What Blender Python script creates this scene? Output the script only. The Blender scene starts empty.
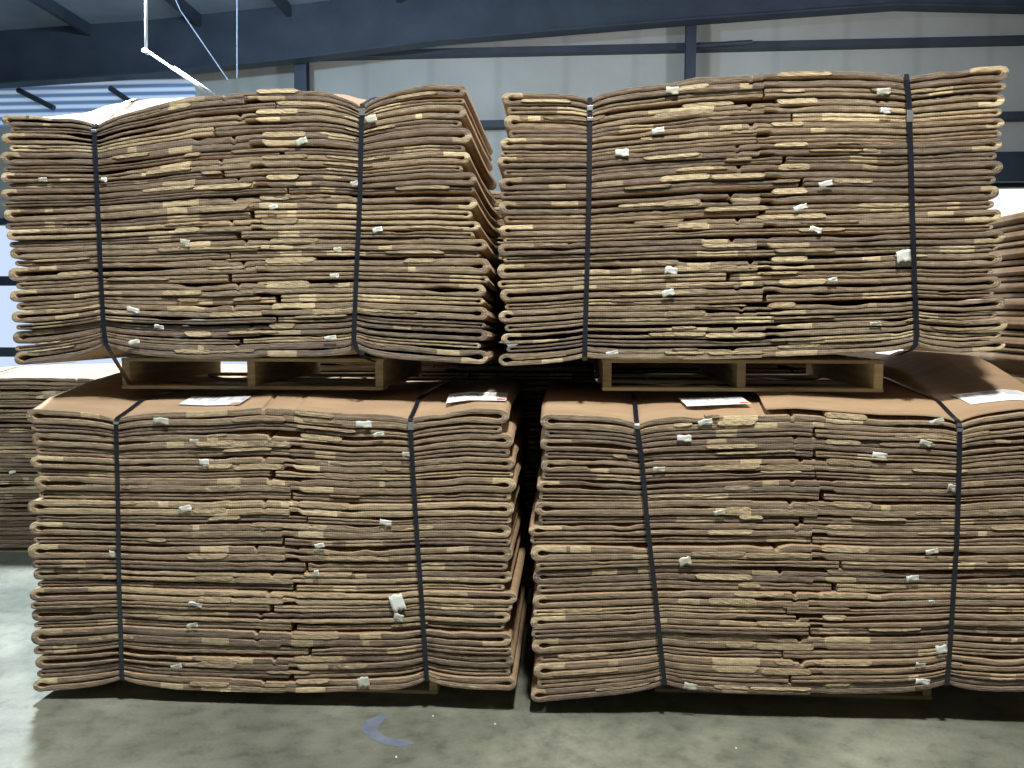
import bpy, math, random
import numpy as np
from mathutils import Matrix, Vector

SC = bpy.context.scene
COL = SC.collection
# ------------------------------------------------------------------ camera
F = 800.0; HC = 1.84; DIST = 3.6
PITCH = math.atan((384 - 322) / F)
YAW = math.atan((565 - 512) / F)
cam_d = bpy.data.cameras.new('camera')
cam = bpy.data.objects.new('camera', cam_d); COL.objects.link(cam)
cam_d.sensor_fit = 'HORIZONTAL'; cam_d.sensor_width = 36.0
cam_d.lens = 36.0 * F / 1024.0
cam_d.clip_start = 0.05; cam_d.clip_end = 200
cam.location = (0, -DIST, HC)
cam.rotation_euler = (math.pi / 2 - PITCH, 0, YAW)
SC.camera = cam
CR = (Matrix.Rotation(YAW, 3, 'Z') @ Matrix.Rotation(math.pi / 2 - PITCH, 3, 'X'))

def at(px, py, Y=0.0):
    """world point seen at pixel (px,py) on the plane y=Y"""
    d = CR @ Vector(((px - 512) / F, -(py - 384) / F, -1.0))
    t = (Y + DIST) / d.y
    return Vector((d.x * t, Y, HC + d.z * t))

def proj(x, Y, z):
    v_ = CR.transposed() @ Vector((x, Y + DIST, z - HC)); return (512 + F * v_.x / -v_.z, 384 - F * v_.y / -v_.z)

def onfloor(px, py, Z=0.0):
    d = CR @ Vector(((px - 512) / F, -(py - 384) / F, -1.0))
    t = (Z - HC) / d.z
    return Vector((d.x * t, -DIST + d.y * t, Z))

# ------------------------------------------------------------------ light, world, exposure
SC.view_settings.view_transform = 'Standard'
SC.view_settings.look = 'None'
SC.view_settings.exposure = 0.0
SC.view_settings.gamma = 1.0
SC.view_settings.use_curve_mapping = False
w = bpy.data.worlds.new('world'); SC.world = w; w.use_nodes = True
w.node_tree.nodes['Background'].inputs[0].default_value = (0.80, 0.86, 0.92, 1)
w.node_tree.nodes['Background'].inputs[1].default_value = 0.25

def area(name, loc, target, size, power, col):
    d = bpy.data.lights.new(name, 'AREA'); d.shape = 'DISK'; d.size = size
    d.energy = power; d.color = col
    o = bpy.data.objects.new(name, d); COL.objects.link(o)
    o.location = loc
    o.rotation_euler = (Vector(target) - Vector(loc)).to_track_quat('-Z', 'Y').to_euler()
    return o
def bulb(loc, power, col, r=.25):
    d = bpy.data.lights.new('high_bay_and_uplight', 'POINT'); d.shadow_soft_size = r; d.energy = power; d.color = col
    o = bpy.data.objects.new('high_bay_and_uplight', d); COL.objects.link(o); o.location = loc
def downlight(loc, power, col, r=.25, ang=140):
    d = bpy.data.lights.new('high_bay_and_uplight', 'SPOT'); d.shadow_soft_size = r; d.energy = power; d.color = col
    d.spot_size = math.radians(ang); d.spot_blend = .5
    o = bpy.data.objects.new('high_bay_and_uplight', d); COL.objects.link(o); o.location = loc
downlight((0.4, -3.3, 6.4), 2050, (1.0, 0.955, 0.87))
downlight((-4.7, 3.6, 6.0), 4200, (0.84, 0.92, 1.0))
bulb((-4.7, 4.6, 6.2), 700, (0.58, 0.78, 1.0))  # extra uplight, added to brighten the roof and rafter at upper left
downlight((5.8, -2.7, 6.4), 450, (1.0, 0.96, 0.90))
downlight((-5.0, -2.9, 6.4), 800, (0.84, 0.91, 1.0))
bulb((4.6, 6.8, 5.4), 250, (0.96, 0.97, 1.0))
bulb((-0.6, 6.8, 5.4), 220, (0.94, 0.96, 1.0))

# ------------------------------------------------------------------ materials
def lin(r, g, b):
    f = lambda c: ((c / 255 + 0.055) / 1.055) ** 2.4 if c / 255 > 0.04045 else c / 255 / 12.92
    return (f(r), f(g), f(b), 1.0)

def newmat(name, rough=0.9, spec=0.2, metal=0.0):
    m = bpy.data.materials.new(name); m.use_nodes = True
    nt = m.node_tree; b = nt.nodes['Principled BSDF']
    b.inputs['Roughness'].default_value = rough
    b.inputs['Metallic'].default_value = metal
    b.inputs['Specular IOR Level'].default_value = spec
    return m, nt, b

def N(nt, t, **kw):
    n = nt.nodes.new(t)
    for k, v in kw.items(): setattr(n, k, v)
    return n

def noise(nt, vec, scale, detail=4, rough=0.55):
    n = N(nt, 'ShaderNodeTexNoise'); n.inputs['Scale'].default_value = scale
    n.inputs['Detail'].default_value = detail; n.inputs['Roughness'].default_value = rough
    if vec is not None: nt.links.new(vec, n.inputs['Vector'])
    return n.outputs['Fac']

def ramp(nt, fac, stops):
    r = N(nt, 'ShaderNodeValToRGB')
    e = r.color_ramp.elements
    while len(e) < len(stops): e.new(0.5)
    for el, (p, c) in zip(e, stops): el.position = p; el.color = c
    nt.links.new(fac, r.inputs['Fac'])
    return r.outputs['Color']

def mix(nt, fac, a, b, mode='MIX'):
    m = N(nt, 'ShaderNodeMix', data_type='RGBA', blend_type=mode)
    for sock, val in ((m.inputs[0], fac), (m.inputs[6], a), (m.inputs[7], b)):
        if hasattr(val, 'links') or isinstance(val, bpy.types.NodeSocket): nt.links.new(val, sock)
        else: sock.default_value = val
    return m.outputs[2]

def mapped(nt, scale, src='Object'):
    tc = N(nt, 'ShaderNodeTexCoord'); mp = N(nt, 'ShaderNodeMapping')
    mp.inputs['Scale'].default_value = scale
    nt.links.new(tc.outputs[src], mp.inputs['Vector'])
    return mp.outputs['Vector']

def bump(nt, b, h, strength, dist=0.01):
    bp = N(nt, 'ShaderNodeBump'); bp.inputs['Strength'].default_value = strength
    bp.inputs['Distance'].default_value = dist
    nt.links.new(h, bp.inputs['Height']); nt.links.new(bp.outputs['Normal'], b.inputs['Normal'])

def mat_plain(name, c1, c2, scale=3, rough=0.7, spec=0.3, metal=0.0, sc3=(1, 1, 1), bmp=0.0):
    m, nt, b = newmat(name, rough, spec, metal)
    f = noise(nt, mapped(nt, sc3), scale)
    nt.links.new(ramp(nt, f, [(0.3, lin(*c1)), (0.7, lin(*c2))]), b.inputs['Base Color'])
    if bmp: bump(nt, b, f, bmp)
    return m

def mat_edge(name, dark, light, tan):
    """cut edge of double wall corrugated board; uv = (metres along the board, 0..1 through the ply)"""
    m, nt, b = newmat(name, 0.95, 0.08)
    uv = N(nt, 'ShaderNodeUVMap'); uv.uv_map = 'UVMap'
    sx = N(nt, 'ShaderNodeSeparateXYZ'); nt.links.new(uv.outputs['UV'], sx.inputs[0])
    # liners at v = 0, .5, 1
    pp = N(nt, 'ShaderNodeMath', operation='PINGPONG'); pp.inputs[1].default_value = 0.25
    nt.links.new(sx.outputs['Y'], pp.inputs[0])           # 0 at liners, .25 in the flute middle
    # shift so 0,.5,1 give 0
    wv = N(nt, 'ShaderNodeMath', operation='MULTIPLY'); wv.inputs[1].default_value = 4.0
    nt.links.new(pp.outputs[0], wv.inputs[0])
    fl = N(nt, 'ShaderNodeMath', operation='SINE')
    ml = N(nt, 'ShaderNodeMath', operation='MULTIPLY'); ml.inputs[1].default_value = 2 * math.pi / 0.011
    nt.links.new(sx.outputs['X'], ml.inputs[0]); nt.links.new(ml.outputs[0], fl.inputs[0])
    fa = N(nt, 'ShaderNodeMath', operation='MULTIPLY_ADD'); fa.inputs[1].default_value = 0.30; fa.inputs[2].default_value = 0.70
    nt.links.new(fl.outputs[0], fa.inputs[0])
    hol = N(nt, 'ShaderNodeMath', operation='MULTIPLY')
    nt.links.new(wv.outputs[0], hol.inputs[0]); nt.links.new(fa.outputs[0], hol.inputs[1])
    v1 = mapped(nt, (3.0, 1.0, 30.0))
    big = noise(nt, v1, 2.2, 5, 0.6)
    v2 = mapped(nt, (14.0, 14.0, 130.0))
    fine = noise(nt, v2, 2.0, 3, 0.7)
    base = ramp(nt, big, [(0.30, lin(*dark)), (0.52, lin(*[(d + l) / 2 for d, l in zip(dark, light)])), (0.72, lin(*light))])
    pt = N(nt, 'ShaderNodeAttribute'); pt.attribute_name = 'patch'
    pf = N(nt, 'ShaderNodeMath', operation='MULTIPLY_ADD')
    pf.inputs[1].default_value = 0.9; pf.inputs[2].default_value = 0.0
    nt.links.new(pt.outputs['Fac'], pf.inputs[0])
    c = mix(nt, pf.outputs[0], base, lin(*tan))
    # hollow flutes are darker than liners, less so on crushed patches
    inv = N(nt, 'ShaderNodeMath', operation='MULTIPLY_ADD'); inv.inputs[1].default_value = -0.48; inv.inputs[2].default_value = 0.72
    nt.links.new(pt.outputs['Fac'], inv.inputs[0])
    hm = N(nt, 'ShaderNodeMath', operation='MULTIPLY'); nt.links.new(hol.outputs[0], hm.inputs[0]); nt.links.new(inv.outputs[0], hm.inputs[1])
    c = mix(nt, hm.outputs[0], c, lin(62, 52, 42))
    fr = ramp(nt, fine, [(0.34, (0.52, 0.51, 0.50, 1)), (0.66, (1.3, 1.28, 1.22, 1))])
    c = mix(nt, 0.8, c, fr, 'MULTIPLY')
    nt.links.new(c, b.inputs['Base Color'])
    bump(nt, b, fine, 0.5, 0.004)
    return m

def mat_liner(name, c1, c2):
    m, nt, b = newmat(name, 0.8, 0.15)
    f = noise(nt, mapped(nt, (1.2, 5.0, 1.2)), 3.0, 6, 0.6)
    nt.links.new(ramp(nt, f, [(0.3, lin(*c1)), (0.7, lin(*c2))]), b.inputs['Base Color'])
    bump(nt, b, f, 0.25, 0.006)
    return m

EDGE = mat_edge('corrugated_edge', (132, 118, 102), (182, 167, 144), (218, 202, 166))
EDGE_T = mat_edge('corrugated_edge_tan', (170, 155, 130), (208, 192, 160), (224, 208, 174))
EDGE_B = mat_edge('corrugated_edge_grey', (114, 103, 94), (154, 142, 128), (196, 180, 148))
LINER = mat_liner('kraft_liner', (158, 134, 108), (178, 153, 124))
STRAP = mat_plain('strap_black', (16, 19, 28), (28, 32, 42), 6, 0.32, 0.6)
STEEL = mat_plain('seal_steel', (150, 155, 160), (195, 200, 205), 8, 0.3, 0.5, 0.8)
TAPE = mat_plain('white_tape', (205, 212, 208), (240, 243, 240), 20, 0.35, 0.5)
TAPE2 = mat_plain('clear_tape', (176, 180, 166), (206, 208, 196), 20, 0.25, 0.6)
WOOD = mat_plain('pallet_wood', (200, 182, 142), (230, 214, 174), 4, 0.85, 0.2, 0, (1.0, 1.0, 12), 0.2)
WOOD2 = mat_plain('pallet_wood_grey', (146, 130, 104), (188, 172, 138), 4, 0.85, 0.2, 0, (1.0, 1.0, 12), 0.2)
PAPER = mat_plain('paper', (232, 236, 238), (246, 248, 250), 8, 0.6, 0.3)
INK = mat_plain('ink_grey', (188, 196, 206), (208, 214, 222), 30, 0.7)
RED = mat_plain('ink_red', (208, 92, 74), (222, 116, 96), 8, 0.7)
BLUESTEEL = mat_plain('painted_steel', (48, 58, 70), (62, 72, 84), 2, 0.55, 0.4)
WIRE = mat_plain('grey_wire', (120, 132, 148), (140, 150, 165), 4, 0.5, 0.4)
PIPE = mat_plain('white_pipe', (214, 226, 240), (232, 240, 248), 4, 0.35, 0.5)

# ------------------------------------------------------------------ object helpers
def link(name, me, mats, parent=None):
    o = bpy.data.objects.new(name, me); COL.objects.link(o)
    for m in (mats if isinstance(mats, (list, tuple)) else [mats]): me.materials.append(m)
    if parent: o.parent = parent
    return o

def tag(o, label=None, cat=None, group=None, kind=None):
    if label: o['label'] = label
    if cat: o['category'] = cat
    if group: o['group'] = group
    if kind: o['kind'] = kind
    return o

def empty(name, loc=(0, 0, 0)):
    o = bpy.data.objects.new(name, None); COL.objects.link(o); o.location = loc
    o.empty_display_size = 0.1
    return o

class MB:
    def __init__(s): s.v = []; s.f = []
    def box(s, a, b, R=None, c=None):
        n = len(s.v)
        for x in (a[0], b[0]):
            for y in (a[1], b[1]):
                for z in (a[2], b[2]): s.v.append(Vector((x, y, z)))
        for q in ((0, 1, 3, 2), (4, 6, 7, 5), (0, 4, 5, 1), (2, 3, 7, 6), (0, 2, 6, 4), (1, 5, 7, 3)):
            s.f.append([n + k for k in q])
        return s
    def tube(s, pts, r, k=10):
        pts = [Vector(p) for p in pts]; n0 = len(s.v)
        for i, p in enumerate(pts):
            t = (pts[min(i + 1, len(pts) - 1)] - pts[max(i - 1, 0)]).normalized()
            a = t.cross(Vector((0, 1, 0.01))).normalized(); b2 = t.cross(a)
            for j in range(k):
                an = 2 * math.pi * j / k
                s.v.append(p + (a * math.cos(an) + b2 * math.sin(an)) * r)
        for i in range(len(pts) - 1):
            for j in range(k):
                s.f.append([n0 + i * k + j, n0 + i * k + (j + 1) % k, n0 + (i + 1) * k + (j + 1) % k, n0 + (i + 1) * k + j])
        s.f.append([n0 + j for j in range(k)][::-1]); s.f.append([n0 + (len(pts) - 1) * k + j for j in range(k)])
        return s
    def build(s, name, mats, parent=None, bevel=0.0, smooth=False):
        me = bpy.data.meshes.new(name); me.from_pydata([tuple(v) for v in s.v], [], s.f)
        if smooth:
            me.polygons.foreach_set('use_smooth', [True] * len(me.polygons))
        o = link(name, me, mats, parent)
        if bevel:
            md = o.modifiers.new('bevel', 'BEVEL'); md.width = bevel; md.segments = 2
        return o

def mesh_np(name, V, Fc, mats, parent, uvs=None, patch=None, midx=None, smooth=True):
    me = bpy.data.meshes.new(name)
    me.from_pydata(V.tolist(), [], Fc.tolist() if isinstance(Fc, np.ndarray) else Fc)
    if uvs is not None:
        ul = me.uv_layers.new(name='UVMap'); ul.data.foreach_set('uv', np.asarray(uvs, dtype=np.float32).ravel())
    if patch is not None:
        a = me.attributes.new('patch', 'FLOAT', 'POINT'); a.data.foreach_set('value', np.asarray(patch, dtype=np.float32))
    if midx is not None: me.polygons.foreach_set('material_index', np.asarray(midx, dtype=np.int32))
    if smooth: me.polygons.foreach_set('use_smooth', [True] * len(me.polygons))
    o = link(name, me, mats, parent)
    return o

# ------------------------------------------------------------------ bale of flattened cartons
def sm(x): 
    x = np.clip(x, 0, 1); return x * x * (3 - 2 * x)

def wave(rng, amp, freqs=(1.3, 3.1, 7.7, 17.0, 41.0), fall=(1, .6, .45, .32, .2)):
    ph = rng.uniform(0, 6.28, len(freqs)); k = rng.uniform(.8, 1.25, len(freqs)); s = rng.choice([-1, 1], len(freqs))
    def f(x):
        x = np.asarray(x, dtype=float); r = np.zeros_like(x)
        for p, kk, fr, fa, sg in zip(ph, k, freqs, fall, s): r += sg * fa * np.sin(x * fr * kk + p)
        return r * amp
    return f

class Bale:
    """curves are given in photograph pixels on the front plane and turned to metres here"""
    def __init__(s, Y, top, bot, tn, bn, lefts, rights, n, depth, dome, seed, scale=None, rot=0.0):
        s.Y = Y; s.n = n; s.depth = depth; s.dome = dome; s.rng = np.random.default_rng(seed)
        s.top = np.array([[at(x, y, Y).x, at(x, y, Y).z] for x, y in top])
        s.bot = np.array([[at(x, y, Y).x, at(x, y, Y).z] for x, y in bot])
        px = (DIST + Y) / F
        cx = lambda x, y: at(x, y, Y).x
        s.tn = [(cx(x, 100 if top[0][1] < 250 else 410), a * px, w_ * px) for x, a, w_ in tn]
        s.bn = [(cx(x, 350 if top[0][1] < 250 else 690), a * px, w_ * px) for x, a, w_ in bn]
        s.L = np.array(sorted([[at(x, y, Y).z, at(x, y, Y).x] for x, y in lefts]))
        s.R = np.array(sorted([[at(x, y, Y).z, at(x, y, Y).x] for x, y in rights]))
        s.tm = s.top[:, 1].mean(); s.bm = s.bot[:, 1].mean()
        wts = s.rng.uniform(.86, 1.14, n); wts[-1] *= .68; s.fb = np.concatenate([[0], np.cumsum(wts) / wts.sum()])
        s.bw = [wave(s.rng, 0.0023 if 0 < i < n else 0.0008, (1.3, 3.1, 6.5, 13.0, 26.0), (1, .7, .45, .22, .1)) for i in range(n + 1)]
    def z(s, f, x, y):
        x = np.asarray(x, float); f = np.asarray(f, float)
        zt = np.interp(x, s.top[:, 0], s.top[:, 1]); zb = np.interp(x, s.bot[:, 0], s.bot[:, 1])
        r = s.tm * (1 - f) + s.bm * f + (zt - s.tm) * (1 - f) ** 1.8 + (zb - s.bm) * f ** 1.8
        dy = math.exp(-y / 0.16)
        for xn, a, w_ in s.tn: r = r - a * np.exp(-np.abs(x - xn) / w_) * np.exp(-f / .12) * dy
        for xn, a, w_ in s.bn: r = r + a * np.exp(-np.abs(x - xn) / w_) * np.exp(-(1 - f) / .12) * dy
        r = r + s.dome(x, y) * (1 - f) ** 1.6
        r = r - .026 * math.sin(math.pi * min(max(y, 0) / s.depth, 1)) * np.clip(6 * f * (1 - f), 0, 1)   # mid-depth dip added to stop light showing through between layers
        fi = np.clip(f, 0, 1) * s.n
        # shared wobble of the boundaries
        k = np.clip(np.searchsorted(s.fb, f, side='right') - 1, 0, s.n - 1)
        k0 = int(np.median(k)) if k.size else 0
        t = np.clip((f - s.fb[k0]) / (s.fb[k0 + 1] - s.fb[k0]), 0, 1)
        if y < 0.5 or True: r = r + s.bw[k0](x) * (1 - t) + s.bw[k0 + 1](x) * t
        return r

def sampling(x0, x1, marks, base):
    W = x1 - x0
    xs = list(np.linspace(x0 + .08, x1 - .08, base))
    e = np.array([0, .0015, .004, .008, .013, .019, .026, .034, .043, .055])
    xs += list(x0 + e) + list(x1 - e)
    for m_ in marks:
        xs += [m_ - .004, m_ - .001, m_ + .001, m_ + .004]
    xs = np.unique(np.round(np.array([q for q in xs if x0 <= q <= x1]), 5))
    keep = [0]
    for i in range(1, len(xs)):
        if xs[i] - xs[keep[-1]] > 0.0009: keep.append(i)
    xs = xs[keep]; xs[-1] = x1
    return xs

def loop_board(name, B, f0, f1, x0, x1, vo0, vo1, ply, slit, closeL, closeR, y0, rng, marks, patchf, mats, parent, base=90, depth=None, relief=.0022):
    """A board folded flat: an upper and a lower ply with a slit between, rounded where it folds,
    square where it is cut.  vo0/vo1(x): outer edges, ply(x) thickness, slit(x) as fractions of the pitch."""
    depth = depth or B.depth
    xs = sampling(x0, x1, marks, base); n = len(xs)
    fr = lambda v: f0 + v * (f1 - f0)
    dL = xs - x0; dR = x1 - xs
    a, b = vo0(xs), vo1(xs); mid = (a + b) / 2; half = (b - a) / 2
    pitch = abs(B.tm - B.bm) * (f1 - f0)
    r = float(np.mean(half)) * pitch * 1.25
    E = np.ones(n)
    ip = np.minimum(slit(xs) / 2, half - 0.03)
    xin = xs.copy(); d0 = float(np.mean(ply)) * pitch * 1.05
    tear = float(np.mean(half)) * .62
    for d, cl, sg in ((dL, closeL, 1), (dR, closeR, -1)):
        if cl:
            t = np.clip(d / r, 0, 1); E = np.minimum(E, np.sqrt(np.clip(1 - (1 - t) ** 2, 0, 1)))
            rr = r * 3.2
            tt = np.clip(d / rr, 0, 1)
            tip = tear * np.sqrt(np.clip(tt * 3.5, 0, 1)) * (1 - tt) * cl
            ip = np.where(d < rr, np.maximum(tip, ip * np.clip(tt * 6, 0, 1)), ip)
            xin = np.where(d < rr, xs + sg * d0 * (1 - tt), xin)
    ip = np.minimum(ip, half * E * .93 - .0)
    ip = np.maximum(ip, 0)
    top_o = mid - half * E; bot_o = mid + half * E
    top_i = mid - ip; bot_i = mid + ip
    # ring order: top left->right, bottom right->left
    X = np.concatenate([xs, xs[::-1]]); XI = np.concatenate([xin, xin[::-1]])
    VO = np.concatenate([top_o, bot_o[::-1]]); VI = np.concatenate([top_i, bot_i[::-1]])
    m = 2 * n
    yn = wave(rng, .0022, (2, 5, 11, 24, 50), (1, .7, .4, .2, .1)); 
    rings = []; pat = []; pv = patchf(X, VO)
    K = [0.0, 0.08, 0.35, 0.5, 0.65, 0.92, 1.0]
    ys = [.0016, .0, .0008, -.0004, .0008, .0, .0016]
    jit = [wave(rng, relief * .5, (9, 23, 61, 130, 210), (.5, .7, .9, .8, .7)) for _ in K]
    for kk, yy, jj in zip(K, ys, jit):
        xx = X * (1 - kk) + XI * kk; vv = VO * (1 - kk) + VI * kk
        zz = B.z(fr(vv), xx, 0.0)
        rings.append(np.stack([xx, B.Y + y0 + yy + yn(xx) + jj(xx), zz], 1)); pat.append(pv)
    nf = len(K)
    out_rows = [.02, .07, .15, .3, .5, .8, depth]
    for d in out_rows:
        zz = B.z(fr(VO), X, d); rings.append(np.stack([X, np.full(m, B.Y + d), zz], 1)); pat.append(pv * 0)
    in_rows = [.03, .15, .5, depth]
    for d in in_rows:
        zz = B.z(fr(VI), XI, d); rings.append(np.stack([XI, np.full(m, B.Y + d), zz], 1)); pat.append(pv * 0)
    V = np.concatenate(rings); P = np.concatenate(pat)
    Fc = []; UV = []; MI = []
    idx = np.arange(m - 1)
    wrap = np.arange(m)          # closed ring
    nx = (wrap + 1) % m
    def strip(ra, rb, flip, mi, va, vb):
        A = ra * m + wrap; Bq = ra * m + nx; Cq = rb * m + nx; D = rb * m + wrap
        q = np.stack([A, D, Cq, Bq] if flip else [A, Bq, Cq, D], 1)
        Fc.append(q); MI.append(np.full(m, mi))
        u0 = X; u1 = X[nx]
        if flip: uv = np.stack([np.stack([u0, np.full(m, va)], 1), np.stack([u0, np.full(m, vb)], 1), np.stack([u1, np.full(m, vb)], 1), np.stack([u1, np.full(m, va)], 1)], 1)
        else: uv = np.stack([np.stack([u0, np.full(m, va)], 1), np.stack([u1, np.full(m, va)], 1), np.stack([u1, np.full(m, vb)], 1), np.stack([u0, np.full(m, vb)], 1)], 1)
        UV.append(uv.reshape(-1, 2))
    for k in range(nf - 1): strip(k, k + 1, True, 0, K[k], K[k + 1])
    prev = 0
    for k in range(len(out_rows)): strip(prev, nf + k, False, 1, 0, 0); prev = nf + k
    prev = nf - 1
    for k in range(len(in_rows)): strip(prev, nf + len(out_rows) + k, True, 1, 0, 0); prev = nf + len(out_rows) + k
    strip(nf + len(out_rows) - 1, nf + len(out_rows) + len(in_rows) - 1, False, 0, 0, 1)
    o = mesh_np(name, V, np.concatenate(Fc), mats, parent, np.concatenate(UV), P, np.concatenate(MI))
    return o

def cut_strip(name, B, f0, f1, x0, x1, v0, v1, y0, yb, rng, mats, parent, patch=0.0, n=14):
    """a cut flap lying between the plies, its front edge standing slightly proud"""
    xs = np.linspace(x0, x1, n); sk = rng.uniform(-.012, .012, 2)
    jj = [wave(rng, .0007, (9, 23, 61, 130, 210), (.5, .7, .9, .8, .7)) for _ in range(4)]
    K = [0, .3, .7, 1]; rings = []
    ed = np.minimum(np.minimum((xs - x0), (x1 - xs)) / .012, 1)
    for kk, j in zip(K, jj):
        vv = v0 + (v1 - v0) * (.5 + (kk - .5) * (.55 + .45 * ed))
        xx = xs + (sk[0] * (1 - (xs - x0) / (x1 - x0)) + sk[1] * (xs - x0) / (x1 - x0)) * kk
        rings.append(np.stack([xx, B.Y + y0 + j(xx), B.z(f0 + vv * (f1 - f0), xx, 0)], 1))
    front = np.concatenate(rings)
    back = np.concatenate([np.stack([r_[:, 0], np.full(n, B.Y + yb), B.z(f0 + (v0 + (v1 - v0) * kk) * (f1 - f0), r_[:, 0], max(yb, 0))], 1) for kk, r_ in ((0, rings[0]), (1, rings[-1]))])
    V = np.concatenate([front, back]); Fc = []; UV = []; MI = []
    for k in range(3):
        for i in range(n - 1):
            Fc.append([k * n + i, (k + 1) * n + i, (k + 1) * n + i + 1, k * n + i + 1]); MI.append(0)
            UV += [(xs[i], K[k]), (xs[i], K[k + 1]), (xs[i + 1], K[k + 1]), (xs[i + 1], K[k])]
    t0 = 4 * n; b0 = 5 * n
    for i in range(n - 1):
        Fc.append([i, i + 1, t0 + i + 1, t0 + i]); Fc.append([3 * n + i, b0 + i, b0 + i + 1, 3 * n + i + 1])
        Fc.append([t0 + i, t0 + i + 1, b0 + i + 1, b0 + i]); MI += [1, 1, 1]; UV += [(0, 0)] * 12
    for e, rev in ((0, 0), (n - 1, 1)):
        q = [e, t0 + e, b0 + e, 3 * n + e, 2 * n + e, n + e]
        Fc.append(q if not rev else q[::-1]); MI.append(1); UV += [(0, 0)] * 6
    return mesh_np(name, V, Fc, mats, parent, UV, np.full(len(V), patch), MI, smooth=False)

def scrap(name, c, w_, h_, rng, mat, parent, tilt=0):
    """small crumpled piece of tape hanging at the front edge"""
    nx, nz = 6, 5; V = []
    ct, st = math.cos(tilt), math.sin(tilt)
    cut = rng.uniform(.5, 1.0, nx); cut2 = rng.uniform(.7, 1.0, nx)
    for side in (0, 1):
        for i in range(nx):
            for j in range(nz):
                a = (i / (nx - 1) - .5) * w_; b = (cut2[i] * .5 - j / (nz - 1) * (cut[i] * .5 + cut2[i] * .5)) * h_
                y = -.003 * math.sin(3 * i / nx + j) + rng.uniform(-.0015, .0015) if side == 0 else 0
                if side == 0: V.append([c[0] + a * ct - b * st, c[1] + y, c[2] + a * st + b * ct])
                else:
                    p = V[i * nz + j]; V.append([p[0], p[1] + .0012, p[2]])
    Fc = []; m = nx * nz
    for i in range(nx - 1):
        for j in range(nz - 1):
            a = i * nz + j
            Fc.append([a, a + 1, a + nz + 1, a + nz]); Fc.append([m + a, m + a + nz, m + a + nz + 1, m + a + 1])
    rim = [i * nz for i in range(nx)] + [(nx - 1) * nz + j for j in range(1, nz)] + [i * nz + nz - 1 for i in range(nx - 2, -1, -1)] + [j for j in range(nz - 2, 0, -1)]
    for k in range(len(rim)):
        a, b = rim[k], rim[(k + 1) % len(rim)]; Fc.append([a, b, b + m, a + m])
    return mesh_np(name, np.array(V), Fc, mat, parent, smooth=True)

ORD = ['first', 'second', 'third', 'fourth', 'fifth', 'sixth', 'seventh', 'eighth', 'ninth', 'tenth', 'eleventh', 'twelfth', 'thirteenth', 'fourteenth', 'fifteenth', 'sixteenth']

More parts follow.
